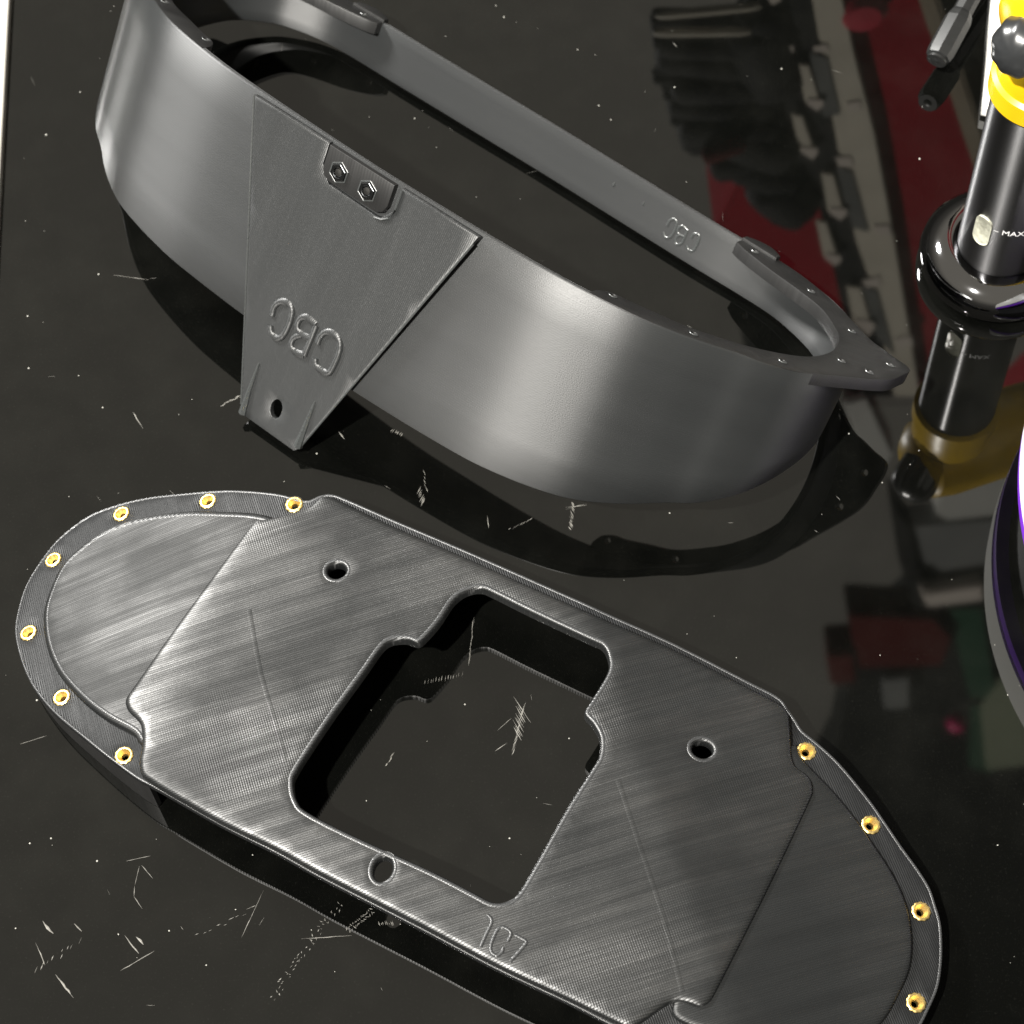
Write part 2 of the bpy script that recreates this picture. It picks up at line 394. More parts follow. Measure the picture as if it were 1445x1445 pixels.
# mounting tab
TAB = {}
def tp(x, y): return ringpt(x, y, -67.6)
c1, c2, c3, c4 = tp(360, 130), tp(340, 583), tp(417, 638), tp(676, 333)
c1 = (c1[0], -.3); c4 = (c4[0], -.3)
def lerp2(a, b, t): return (a[0]+(b[0]-a[0])*t, a[1]+(b[1]-a[1])*t)
notch = [tp(462, 262), tp(466, 246)]
nx0, nx1, nd = tp(466, 200)[0], tp(552, 292)[0], 11.5
nx0 -= .0
outl = [c1, lerp2(c1, c2, .33), lerp2(c1, c2, .66), lerp2(c1, c2, .985), lerp2(c2, c3, .03), lerp2(c2, c3, .97), lerp2(c3, c4, .015), lerp2(c3, c4, .33), lerp2(c3, c4, .66), c4,
        (nx1+1.4, -.3), (nx1+1.4, -nd+4), (nx1-2, -nd-.3), (nx1-4, -nd-.8), (nx0+4, -nd-.3), (nx0+1.4, -nd+2.2), (nx0, -nd+4.5), (nx0, -.3)]
hx, hw = tp(390, 577)
slot = circ(hx, hw, 2.1, 26, 3.3)
def tabf(u, v, w): return rl(u, v, w)
def tab_w(vout, vin):
    return (lambda u, w: vout), (lambda u, w: vin)
# slab runs in (u, w); its "height" is the outward distance from the wall
def tabtw(x, y, z): return rl(x, -z, y)
def fold(x, y): return 0
slab('mounting_tab', [(p[0], p[1]) for p in outl], [slot], lambda x, y: 67.7, lambda x, y: 66.0, tab_mat, ring, b=.3, g=4, tw=tabtw)
# gusset ribs of the foot pad
for pts in ([tp(366, 512), tp(352, 552), tp(343, 583)], [tp(445, 566), tp(434, 595), tp(421, 630)]):
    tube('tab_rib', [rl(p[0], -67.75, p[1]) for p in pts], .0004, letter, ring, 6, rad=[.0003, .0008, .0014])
# nut plate set into the notch
nxa, nxb = nx0+.5, nx1-.9
npl = [(nxa, -.5), (nxa, -nd+3.5), (nxa+1.2, -nd+1.4), (nxa+3.4, -nd+.6), (nxb-3, -nd+.4), (nxb-1, -nd+1.6), (nxb, -nd+4), (nxb, -.5)]
slab('nut_plate', npl, [], lambda x, y: 68.1, lambda x, y: 66.2, ring_top, ring, b=.35, g=0, tw=tabtw)
for px in ((480, 243), (520, 269)):
    cu, cw = tp(*px)
    hexo = [(cu+2.75*cos(pi/3*i+.5), cw+2.75*sin(pi/3*i+.5)) for i in range(6)]
    slab('hex_nut', hexo, [circ(cu, cw, 1.5, 16)], lambda x, y: 68.9, lambda x, y: 67.4, nutblk, ring, b=.22, g=0, tw=tabtw, sharp=20)
    hexr = [(cu+3.5*cos(pi/3*i+.5), cw+3.5*sin(pi/3*i+.5)) for i in range(6)]; hexi = [(cu+3.0*cos(pi/3*i+.5), cw+3.0*sin(pi/3*i+.5)) for i in range(6)]
    slab('nut_socket', hexr, [hexi], lambda x, y: 68.5, lambda x, y: 67.2, letter, ring, b=.12, g=0, tw=tabtw, sharp=20)
    Ms = Matrix.Translation(rl(cu, -67.9, cw)) @ Vector((0, -1, 0)).to_track_quat('Z', 'Y').to_matrix().to_4x4()
    lathe('screw_end', [(.00145, -.001), (.00145, .0003), (.0011, .0007), (0.00001, .0008)], steel, ring, 16, Ms)
# standing lip right of the notch
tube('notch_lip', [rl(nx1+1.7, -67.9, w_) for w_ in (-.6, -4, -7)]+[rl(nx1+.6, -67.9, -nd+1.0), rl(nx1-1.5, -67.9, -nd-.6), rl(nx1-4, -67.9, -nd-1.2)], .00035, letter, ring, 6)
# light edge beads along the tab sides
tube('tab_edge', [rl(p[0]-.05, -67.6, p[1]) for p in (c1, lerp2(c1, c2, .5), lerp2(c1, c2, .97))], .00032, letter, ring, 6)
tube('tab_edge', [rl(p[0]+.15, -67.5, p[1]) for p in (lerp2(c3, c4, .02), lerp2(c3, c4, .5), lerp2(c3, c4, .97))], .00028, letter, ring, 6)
def strokes(name, paths, fn, r, mat, parent, nrm, flat=.6):
    obs = []
    for k, P in enumerate(paths):
        C = catmull(P, False, sub=4)
        obs.append(tube('s', [fn(*q) for q in C], r, mat, None, 8, flat=flat, nrm=nrm))
    return obs
def text_parts(name, groups, fn, r, mat, parent, nrm, flat=.6):
    for G in groups:
        o = join_meshes(name, strokes('s', G, fn, r, mat, None, nrm, flat), parent)
L1 = [[(386, 446), (389, 434), (397, 427), (407, 429), (413, 437), (412, 449), (406, 465), (399, 475), (391, 476), (385, 469), (384, 459)]]
L2 = [[(446, 459), (440, 475), (433, 492), (430, 500)], [(446, 459), (434, 449), (426, 449), (421, 456), (421, 465), (427, 472), (437, 477)], [(427, 472), (416, 476), (412, 486), (417, 495), (430, 500)]]
L3 = [[(448, 484), (452, 474), (460, 468), (471, 472), (478, 482), (477, 496), (471, 511), (464, 523), (455, 522), (446, 514), (445, 504)]]
def on_tab(x, y):
    x, y = 431+(x-431)*1.04, 474+(y-474)*1.04
    u, w_ = tp(x, y); return rl(u, -67.75, w_)
text_parts('raised_letter', [L1, L2, L3], on_tab, .0011, tab_mat, ring, (0, -1, 0), .6)
def on_far(x, y):
    u, w_ = ringpt(x, y, 38.0); return rl(u, 37.9, w_)
M1 = [[(942, 318), (946, 311), (953, 309), (956, 315), (953, 325), (947, 334), (940, 335), (937, 327)]]
M2 = [[(971, 325), (966, 337), (963, 343)], [(971, 325), (965, 319), (959, 321), (957, 327), (960, 331), (967, 334)], [(960, 331), (955, 335), (954, 341), (957, 345), (963, 343)]]
M3 = [[(976, 336), (980, 330), (987, 331), (987, 338), (983, 348), (978, 354), (972, 352), (970, 346)]]
text_parts('wall_letter', [M1, M2, M3], on_far, .00062, letter, ring, (0, -1, 0), 1.0)
for px in ((867, 260), (909, 287)):
    q = on_far(*px); tube('print_blob', [q+Vector((-.0006, 0, 0)), q, q+Vector((.0006, 0, 0))], .0008, letter, ring, 8, rad=[.0002, .0011, .0002], flat=.4, nrm=(0, -1, 0))

# ------------------------------------------------------------------ printed plate with brass inserts
plate = empty('printed_plate', (0, .24, 0), 'long oval black 3D printed plate with square cut-out and brass inserts, nearest the camera', 'printed plate')
def mm(v): return (v.x*1000, v.y*1000)
ridL = [mm(at(360, 733, .0215)), mm(at(188, 975, .0215))]; ridR = [mm(at(1145, 1120, .0215)), mm(at(1003, 1408, .0215))]
def sdist(p, L):
    a, b = L; dx, dy = b[0]-a[0], b[1]-a[1]; n = hypot(dx, dy); return ((p[0]-a[0])*dy-(p[1]-a[1])*dx)/n
sl = 1 if sdist(mm(at(60, 880, .01)), ridL) > 0 else -1; sr = 1 if sdist(mm(at(1300, 1300, .01)), ridR) > 0 else -1
crR = [mm(at(868, 960, .0215)), mm(at(1006, 1345, .0215))]; sc_r = 1 if sdist(mm(at(1300, 1200, .01)), crR) > 0 else -1
dLmax = sl*sdist(mm(at(22, 885, .004)), ridL)
dRmax = sr*sdist(mm(at(1329, 1350, .004)), ridR)
def soft(d, k=3): return .5*(d+sqrt(d*d+k*k))
def zc(x, y):
    dl = soft(sl*sdist((x, y), ridL), 20); dr = soft(sr*sdist((x, y), ridR), 8)
    dc = soft(sc_r*sdist((x, y), crR), .8)
    return 20.4 - 15.2*(min(dl, 90)/dLmax)**1.15 - 4.5*(min(dr, 90)/dRmax)**1.15 - .105*dc
def pz(x, y, dz):                 # pixel to plate point on the surface zc+dz
    z = .02
    for _ in range(8):
        P = at(x, y, z); z = (zc(P.x*1000, P.y*1000)+dz)*.001
    return (P.x*1000, P.y*1000)
def trace(P, dz, closed=True, step=1.3, sub=5):
    Q = [pz(x, y, dz) for x, y in P]
    return [(p.x, p.y) for p in resample([(q[0], q[1], 0) for q in catmull(Q, closed, sub=sub)], step, closed)]
outer_px = [(468, 697), (489, 704), (560, 735), (650, 773), (750, 817), (850, 862), (950, 907), (1050, 958), (1098, 983), (1112, 1000), (1124, 1017), (1133, 1031), (1154, 1048), (1183, 1075), (1212, 1109), (1233, 1136), (1253, 1165), (1274, 1196), (1295, 1225), (1312, 1252), (1321, 1278), (1328, 1303), (1330, 1332), (1329, 1363), (1324, 1394), (1311, 1425), (1298, 1450), (1275, 1480), (1240, 1505), (1190, 1520), (1120, 1520), (1040, 1505), (960, 1482), (880, 1455), (800, 1415), (700, 1368), (600, 1315), (530, 1279), (450, 1238), (389, 1204), (311, 1165), (230, 1119), (208, 1107), (190, 1097), (156, 1072), (121, 1044), (80, 1010), (55, 982), (40, 958), (28, 927), (21, 892), (26, 858), (38, 823), (62, 785), (86, 757), (125, 728), (166, 712), (208, 702), (250, 697), (308, 692), (343, 692), (395, 697), (431, 706), (451, 699)]
body_px = [(371, 732), (399, 727), (433, 717), (452, 701), (468, 700), (487, 709), (556, 742), (646, 781), (746, 826), (846, 870), (946, 914), (1046, 965), (1093, 989), (1111, 1003), (1115, 1030), (1117, 1064), (1123, 1081), (1136, 1090), (1145, 1101), (1147, 1114), (1142, 1130), (1090, 1240), (1045, 1330), (1008, 1402), (998, 1415), (985, 1419), (970, 1414), (952, 1411), (935, 1419), (905, 1440), (886, 1447), (868, 1441), (800, 1408), (700, 1361), (600, 1308), (530, 1272), (450, 1231), (389, 1197), (311, 1159), (230, 1113), (210, 1100), (199, 1092), (196, 1073), (200, 1052), (199, 1025), (192, 1013), (180, 1001), (177, 986), (188, 969), (209, 939), (237, 899), (280, 840), (320, 786), (350, 746), (360, 735)]
left_px = [(363, 724), (311, 721), (260, 721), (194, 731), (149, 747), (114, 771), (86, 799), (66, 844), (61, 875), (66, 913), (83, 951), (114, 986), (149, 1013), (187, 1034), (197, 1048), (215, 1040), (240, 970), (300, 880), (390, 770), (390, 735)]
right_px = [(1123, 1050), (1129, 1066), (1143, 1082), (1175, 1115), (1204, 1150), (1231, 1188), (1253, 1221), (1270, 1252), (1281, 1283), (1287, 1321), (1286, 1353), (1280, 1377), (1267, 1404), (1249, 1436), (1225, 1460), (1190, 1478), (1130, 1482), (1050, 1468), (960, 1440), (950, 1415), (970, 1380), (1020, 1300), (1080, 1180), (1100, 1100), (1108, 1060)]
hole_px = [(677, 830), (656, 835), (639, 849), (621, 876), (601, 899), (589, 907), (573, 902), (552, 904), (538, 915), (514, 949), (469, 1011), (421, 1084), (414, 1105), (419, 1129), (435, 1146), (504, 1181), (608, 1228), (670, 1260), (694, 1272), (715, 1271), (732, 1258), (760, 1211), (801, 1138), (836, 1083), (845, 1066), (846, 1041), (836, 1021), (825, 1009), (826, 1000), (834, 988), (857, 949), (858, 928), (850, 911), (829, 901), (746, 862), (696, 837)]
ins_px = [(415, 712), (293, 707), (171, 725), (75, 790), (40, 893), (87, 984), (175, 1066), (1138, 1060), (1229, 1164), (1300, 1286), (1293, 1415)]
RZ, BZ, PZ = -1.4, 1.6, .35
outerP = trace(outer_px, RZ, step=1.4); bodyP = trace(body_px, BZ, step=1.1); leftP = trace(left_px, PZ, step=1.3); rightP = trace(right_px, PZ, step=1.3)
holeP = trace(hole_px, BZ, step=.9)
screws = [(475, 805, 2.7, 2.4, 0), (991, 1057, 2.9, 2.5, -.4), (540, 1226, 2.5, 3.5, -.3)]
def scr(grow): return [circ(*pz(x, y, BZ), a+grow, 26, b_+grow, a0) for x, y, a, b_, a0 in screws]
insP = [pz(x, y, RZ) for x, y in ins_px]
hole_big = offset(ccw(holeP), -1.1)
slab('base_flange', outerP, [hole_big]+scr(.5)+[circ(x, y, 2.6, 16) for x, y in insP], lambda x, y: zc(x, y)+RZ, lambda x, y: zc(x, y)-3.3, pl_rim, plate, b=.35, g=3)
slab('main_panel', bodyP, [holeP]+scr(0), lambda x, y: zc(x, y)+BZ, lambda x, y: zc(x, y)-2.2, pl_top, plate, b=.75, bw=1.5, g=2.5, sharp=60)
slab('end_panel', leftP, [], lambda x, y: zc(x, y)+PZ, lambda x, y: zc(x, y)-2.6, pl_wing, plate, b=.6, bw=1.6, g=2.5, sharp=60)
slab('end_panel', rightP, [], lambda x, y: zc(x, y)+PZ, lambda x, y: zc(x, y)-2.6, pl_wing, plate, b=.6, bw=1.6, g=2.5, sharp=60)
# raised perimeter beads (first extrusion loop)
def bead(P, dz, r, mat, parent, name, inset):
    Q = offset(ccw(P), inset); Q = Q+[Q[0]]
    tube(name, [Vector((p[0]*.001, p[1]*.001, (zc(p[0], p[1])+dz)*.001)) for p in Q], r, mat, parent, 8, flat=.28, nrm=(0, 0, 1))
beadm = printed('bead_print', LD+.15, .00062, .00004, cross=0, rough=.36, col=(.02, .021, .022), spec=.7, streak=.6)
for _h in scr(1.0): bead(_h, BZ-.1, .0005, beadm, plate, 'hole_bead', 0)
bead(leftP, PZ-.1, .0006, beadm, plate, 'edge_bead', 1.5)
bead(holeP[::1], BZ-.12, .0006, beadm, plate, 'edge_bead', -1.0)
bead(outerP, RZ, .00035, beadm, plate, 'edge_bead', .5)
# skirts below both ends
def skirt(i0, i1, name='end_skirt'):
    P = [pz(*p, RZ) for p in (outer_px[i0:i1+1] if i1 > i0 else outer_px[i0:]+outer_px[:i1+1])]
    P = [(p.x, p.y) for p in resample([(q[0], q[1], 0) for q in catmull(P, False, sub=4)], 2, False)]
    full = ccw(outerP); cx = sum(p[0] for p in full)/len(full); cy = sum(p[1] for p in full)/len(full)
    vs = []; fs = []; n = len(P)
    for (ins, top) in ((.15, 1), (.15, 0), (1.7, 0), (1.7, 1)):
        for i, p in enumerate(P):
            a = P[max(0, i-1)]; b = P[min(n-1, i+1)]; tx, ty = b[0]-a[0], b[1]-a[1]; L = hypot(tx, ty); nx_, ny_ = -ty/L, tx/L
            if nx_*(cx-p[0])+ny_*(cy-p[1]) < 0: nx_, ny_ = -nx_, -ny_
            q = (p[0]+nx_*ins, p[1]+ny_*ins); z = (zc(*q)-3.0) if top else .15
            vs.append((q[0]*.001, q[1]*.001, max(z, .3)*.001 if top else z*.001))
    for k in range(4):
        for i in range(n-1): k2 = (k+1) % 4; fs.append((k*n+i, k*n+i+1, k2*n+i+1, k2*n+i))
    fs.append((0, n, 2*n, 3*n)); fs.append((n-1, 2*n-1, 3*n-1, 4*n-1))
    return mk(name, vs, fs, ring_top, plate, True, 40)
skirt(42, 57); skirt(16, 31); skirt(0, 12, 'side_skirt')
# brass inserts: knurled ring with a bore
prof = [(.0009, -.0026), (.0010, -.0013), (.0019, .0002), (.0023, .0002), (.0025, .0001), (.00265, 0), (.00265, -.0012)]
lathe.cap0 = False; lathe.cap1 = False
boreblk = simple('bore_dark', (.25, .17, .05), .35, 1)
for k, (x, y) in enumerate(insP):
    h = .6; nn = Vector((-(zc(x+h, y)-zc(x-h, y))/(2*h), -(zc(x, y+h)-zc(x, y-h))/(2*h), 1)).normalized()
    Mi = Matrix.Translation((x*.001, y*.001, (zc(x, y)+RZ+.12)*.001)) @ nn.to_track_quat('Z', 'Y').to_matrix().to_4x4() @ Matrix.Rotation(k*.7, 4, 'Z')
    lathe('brass_insert', prof, brass, plate, 44, Mi, knurl=lambda kk, i: (.02 if i % 4 < 2 else -.035) if kk >= 4 else 0, sharp=25)
lathe.cap0 = True; lathe.cap1 = True
T1 = [[(688, 1291), (694, 1300), (686, 1318), (678, 1336)]]
T2 = [[(716, 1329), (721, 1318), (716, 1311), (707, 1308), (700, 1315), (693, 1332), (693, 1343), (700, 1348), (708, 1344), (710, 1337)]]
T3 = [[(726, 1319), (734, 1323), (742, 1328), (740, 1334), (720, 1357)]]
def on_pl(x, y):
    q = pz(x, y, BZ); return Vector((q[0]*.001, q[1]*.001, (zc(*q)+BZ+.02)*.001))
text_parts('raised_letter', [T1, T2, T3], on_pl, .0005, beadm, plate, (0, 0, 1), .5)
# seam lines on the main panel
for P in ([(872, 1100), (905, 1200), (935, 1290), (963, 1400)], [(352, 860), (368, 950), (392, 1030), (402, 1075)]):
    tube('seam_ridge', [on_pl(*p) for p in catmull(P, False, sub=3)], .0007, pl_top, plate, 8, flat=.03, nrm=(0, 0, 1))
rebase(plate)

# ------------------------------------------------------------------ butane torch standing at the right
TC = Vector((.1585, .4025, 0)); TRD = .0133
torch = empty('gas_torch', TC, 'black cylindrical gas torch with yellow collar, black knob and clear foot, right of the ring', 'gas torch')
satin = simple('satin_black', (.11, .11, .113), .34, 1.0, spec=.5, noise=.1, nscale=2500, bump=.000012)
_p = satin.node_tree.nodes['Principled BSDF']; _c = satin.node_tree.nodes.new('ShaderNodeCombineXYZ'); _c.inputs[2].default_value = 1; _p.inputs['Anisotropic'].default_value = 1.0
satin.node_tree.links.new(_c.outputs[0], _p.inputs['Tangent'])
yel = simple('yellow_plastic', (.60, .38, .004), .35, spec=.5, noise=.05, nscale=100)
clear = simple('clear_plastic', (.20, .20, .205), .06, 1.0, trans=.0, ior=1.45)
knobm = simple('knob_black', (.02, .021, .022), .28, spec=.7)
def TM(z=0): return Matrix.Translation(TC+Vector((0, 0, z)))
R_ = TRD
lathe('body_tube', [(R_*.96, .006), (R_, .008), (R_, .086), (R_*.97, .0875)], satin, torch, 96, TM())
lathe('yellow_collar', [(R_*.9, .0865), (R_*1.02, .088), (R_*1.04, .096), (R_*1.04, .104), (R_*.9, .108), (R_*.4, .109)], yel, torch, 96, TM())
lathe('clear_foot', [(.0155, .0006), (.0215, .0006), (.0235, .0016), (.0245, .004), (.0240, .0075), (.0215, .0105), (.0178, .0125), (.0152, .0130), (.0138, .0125), (.0138, .004), (.0155, .0006)], clear, torch, 96, TM())
lathe('foot_core', [(.0136, .0004), (.0225, .0011), (.0225, .0022), (.0136, .0045)], satin, torch, 64, TM())
a_s = atan2(.3925-TC.y, .1474-TC.x)
def cylp(a, z, r): return TC + Vector((cos(a)*r, sin(a)*r, z))
# level window
def patch(name, a0, w_, z0, z1, r, mat, n=14):
    vs = []; fs = []
    P = []
    rad = w_/2
    for i in range(n+1): q = pi*i/n; P.append((rad*cos(q), z1-rad+rad*sin(q)))
    for i in range(n+1): q = pi+pi*i/n; P.append((rad*cos(q), z0+rad+rad*sin(q)))
    o = [cylp(a0+p[0]/R_, p[1], r) for p in P]; inn = [cylp(a0+p[0]/R_*.8, p[1], r-.0004) for p in P]
    m = len(P); vs = o+inn+[cylp(a0+p[0]/R_, p[1], R_-.0003) for p in P]
    for i in range(m): j = (i+1) % m; fs += [(i, j, m+j, m+i), (2*m+i, 2*m+j, j, i)]
    fs.append(tuple(range(m, 2*m)))
    return mk(name, vs, fs, mat, torch, True, 50)
winm = simple('window_clear', (.42, .42, .34), .12, spec=.9, noise=.6, nscale=500, bump=.0004)
patch('level_window', a_s, .0056, .0255, .0385, R_+.0008, winm)
white = simple('white_print', (.8, .8, .8), .5)
tx = bpy.data.curves.new('txt', 'FONT'); tx.body = 'MAX'; tx.size = .0032; tx.extrude = .00002
to = bpy.data.objects.new('txt', tx); COL.objects.link(to); dg = bpy.context.evaluated_depsgraph_get(); dg.update()
me = bpy.data.meshes.new_from_object(to.evaluated_get(dg)); bpy.data.objects.remove(to)
a_t = a_s + .0058/R_
for v in me.vertices:
    x, y, z = v.co; v.co = cylp(a_t+x/R_, .0335+y, R_+.00006+z)
me.materials.clear(); me.materials.append(white); o = bpy.data.objects.new('max_print', me); COL.objects.link(o); o.parent = torch
vs = [cylp(a_s+.0033/R_+q*.0016/R_, .0344+dz, R_+.00008) for q in (0, .5, 1) for dz in (-.00012, .00012)]
mk('level_mark', vs, [(0, 1, 3, 2), (2, 3, 5, 4)], white, torch, False)
# black ribbed knob on the collar
kb = at(1438, 76, .119)+Vector((.002, .003, 0)); kd = Vector((-.52, -.72, .35)).normalized()
Mk = Matrix.Translation(kb) @ kd.to_track_quat('Z', 'Y').to_matrix().to_4x4() @ Matrix.Scale(1.0, 4)
lathe('ignition_knob', [(.0078, -.006), (.0084, 0), (.0082, .003), (.0074, .0055), (.0054, .0075), (.003, .0085), (.00001, .0088)], knobm, torch, 72, Mk, knurl=lambda kk, i: .028*cos(i*2*pi*10/72)*(1 if kk < 5 else 0))
lathe('collar_lip', [(R_*1.04, .0862), (R_*1.13, .0868), (R_*1.13, .0935), (R_*1.03, .0945)], yel, torch, 96, TM())
Mh = Matrix.Translation(TC+Vector((-.003, -.0015, .119))) @ Vector((.93, .33, .12)).to_track_quat('Z', 'Y').to_matrix().to_4x4()
lathe('torch_head', [(.004, -.012), (.010, -.0105), (.0145, -.006), (.0158, .002), (.0160, .03), (.0150, .05), (.011, .056), (.006, .058)], yel, torch, 64, Mh)
rebase(torch)

# ------------------------------------------------------------------ marker lying top right
grey_cap = simple('grey_translucent', (.012, .0125, .0125), .42, spec=.4, noise=.3, nscale=400)
P0 = at(1322, 84, .011); P1 = at(1377, -18, .016); dirp = (P1-P0).normalized()
mk_e = empty('grey_marker', at(1345, 50, 0), 'grey translucent faceted pen tip reaching in at the top right corner', 'pen')
Mp = Matrix.Translation(P0) @ dirp.to_track_quat('Z', 'Y').to_matrix().to_4x4()
lathe('pen_barrel', [(.0030, 0), (.0042, .0008), (.0046, .003), (.0046, .016), (.0040, .0185), (.0034, .0195), (.0034, .05), (.0034, .12)], grey_cap, mk_e, 8, Mp, sharp=10)
lathe('pen_tip', [(.0034, -.0006), (.0034, .0002), (.0020, .0004), (.0018, -.0005), (.00001, -.0012)], grey_cap, mk_e, 20, Mp)
rebase(mk_e)
# ------------------------------------------------------------------ white housing behind the torch
blk0 = simple('rubber_foot_black', (.012, .012, .013), .6)
wh = simple('white_plastic', (.72, .71, .68), .4, noise=.05, nscale=50)
A = at(1383, 166, 0)
B_ = at(1397, 0, 0); ed = (B_-A).normalized(); sd = Vector((ed.y, -ed.x, 0)); sd = sd if sd.x > 0 else -sd
wb = empty('white_sheet', (A.x+.02, A.y+.03, 0), 'white plastic sheet lying behind the torch at the top right', 'sheet')
vs = []
for z in (.0015, .0055):
    for a_, b_ in ((0, 0), (0, .14), (.05, .14), (.05, -.012)): q = A+ed*a_*0+sd*a_+ed*b_; vs.append((q.x, q.y, z))
mk('sheet_body', vs, [(0, 1, 2, 3), (4, 5, 6, 7), (0, 1, 5, 4), (1, 2, 6, 5), (2, 3, 7, 6), (3, 0, 4, 7)], wh, wb, False)
box('rubber_foot', A.x+.022, A.x+.04, A.y+.03, A.y+.06, 0.0001, .0015, blk0, wb, .0002)
rebase(wb)
# ------------------------------------------------------------------ white and purple tub at the right border
pur = simple('purple_plastic', (.16, .025, .50), .3, spec=.5)
wt = simple('white_gloss', (.82, .82, .78), .35)
tc0 = at(1440, 716, .024); TBR = .10; tc_ = Vector((tc0.x+TBR*.995, tc0.y-.008, 0))
tub = empty('white_tub', tc_, 'white and purple rounded tub cut off by the right border', 'tub')
TT = Matrix.Translation(tc_)
lathe('white_lid', [(TBR-.003, .0262), (TBR+.0002, .0266), (TBR+.0006, .034), (TBR+.0002, .042), (TBR-.002, .0445), (TBR-.008, .046), (.00001, .046)], wt, tub, 160, TT)
lathe('purple_rim', [(TBR-.003, .0195), (TBR-.0003, .0205), (TBR, .0225), (TBR-.0002, .0250), (TBR-.002, .0258), (TBR-.006, .0260)], pur, tub, 160, TT)
blk = simple('matte_black', (.012, .012, .013), .6)
lathe('black_base', [(TBR-.008, .0002), (TBR-.007, .001), (TBR-.006, .016), (TBR-.004, .0194)], blk, tub, 120, TT)
rebase(tub)

# ------------------------------------------------------------------ shelf wall behind the bench, seen mirrored in the table
def prism(name, px, Y, dpt, mat, parent=None, bev=.002):
    P = [wallpt(x, y, Y) for x, y in px]; P = [(p.x, p.z) for p in P]; P = ccw(P)
    n = len(P); vs = [(p[0], Y, p[1]) for p in P]+[(p[0], Y+dpt, p[1]) for p in P]
    fs = [tuple(range(n)), tuple(range(n, 2*n))[::-1]]+[(i, (i+1) % n, n+(i+1) % n, n+i) for i in range(n)]
    bm = bmesh.new(); vv = [bm.verts.new(v) for v in vs]
    for f in fs: bm.faces.new([vv[i] for i in f])
    bmesh.ops.recalc_face_normals(bm, faces=bm.faces)
    if bev: bmesh.ops.bevel(bm, geom=[e for e in bm.edges], offset=bev, segments=2, affect='EDGES')
    me = bpy.data.meshes.new(name); bm.to_mesh(me); bm.free(); me.materials.append(mat)
    o = bpy.data.objects.new(name, me); COL.objects.link(o)
    if parent: o.parent = parent
    return o
red = simple('red_paint', (.27, .006, .017), .9, spec=.1, noise=.35, nscale=14)
redd = simple('dark_red', (.075, .008, .008), .9, spec=.1, noise=.3, nscale=14)
zinc = simple('zinc_grey', (.58, .54, .45), .45, noise=.15, nscale=40)
zincl = simple('zinc_edge', (.62, .56, .50), .4)
char = simple('charcoal', (.10, .105, .10), .55, noise=.2, nscale=30)
vblk = simple('rubber_black', (.006, .006, .006), .75, spec=.2)
beige = simple('beige_board', (.30, .25, .18), .6)
brown = simple('dark_brown_board', (.055, .045, .028), .6, noise=.2, nscale=12)
grn = simple('green_box', (.008, .06, .028), .5); gry = simple('grey_plastic', (.46, .46, .43), .5, noise=.1, nscale=20); dgry = simple('slate_plastic', (.17, .175, .17), .5, noise=.1, nscale=20)
mag = simple('magenta_cap', (.6, .01, .14), .4); pale = simple('pale_green', (.22, .25, .17), .5)
def setp(o, lab, cat, group=None): return tag(o, lab, cat, group)
cab = setp(prism('red_cabinet', [(1008, 330), (1052, 236), (1100, 60), (1150, -60), (1300, -60), (1360, 160), (1415, 330), (1395, 470), (1300, 560), (1180, 520), (1040, 410)], .750, .05, red), 'red painted cabinet front mirrored in the table behind the grey rail', 'cabinet')
setp(prism('dark_board', [(1300, -60), (1450, -60), (1450, 420), (1425, 330)], .765, .03, brown), 'dark brown board mirrored in the table left of the torch', 'board')
setp(prism('beige_strip', [(1283, -40), (1312, -40), (1425, 300), (1412, 330), (1392, 290)], .746, .003, beige), 'narrow beige strip mirrored in the table beside the dark board', 'strip')
kn = lathe('red_knob', [(.012, 0), (.013, .002), (.013, .006), (.009, .010), (.00001, .011)], simple('red_knob', (.5, .03, .06), .3), None, 32, Matrix.Translation(wallpt(1215, 6, .7495)) @ Vector((0, -1, 0)).to_track_quat('Z', 'Y').to_matrix().to_4x4())
kn.parent = cab
setp(prism('black_case', [(1030, 396), (1052, 500), (1130, 520), (1215, 560), (1160, 470), (1100, 430), (1060, 400)], .755, .03, vblk), 'black case mirrored inside the pointed end of the ring', 'case')
# grey rail with punched tabs
rail = empty('slotted_rail', wallpt(1200, 250, .74), 'grey steel rail with rows of punched tabs mirrored in the table', 'rail')
prism('rail_web', [(1147, -40), (1182, -40), (1208, 80), (1236, 190), (1262, 330), (1285, 470), (1300, 560), (1262, 560), (1245, 480), (1232, 410), (1208, 340), (1190, 250), (1172, 150), (1160, 80), (1140, -40)], .741, .008, zinc, rail, .001)
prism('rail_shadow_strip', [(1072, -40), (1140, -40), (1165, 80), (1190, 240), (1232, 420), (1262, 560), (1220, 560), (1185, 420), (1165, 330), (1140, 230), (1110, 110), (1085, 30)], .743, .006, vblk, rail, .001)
for P in ([(1126, 14), (1156, 14), (1168, 62), (1166, 74), (1148, 68)], [(1146, 72), (1176, 84), (1193, 160), (1176, 168), (1160, 120)],
          [(1162, 168), (1202, 160), (1212, 222), (1202, 236), (1180, 228)], [(1176, 236), (1206, 240), (1228, 325), (1212, 330), (1192, 290)],
          [(1200, 328), (1246, 322), (1256, 392), (1246, 404), (1222, 398)], [(1215, 404), (1248, 405), (1270, 500), (1240, 490)]):
    i = 0
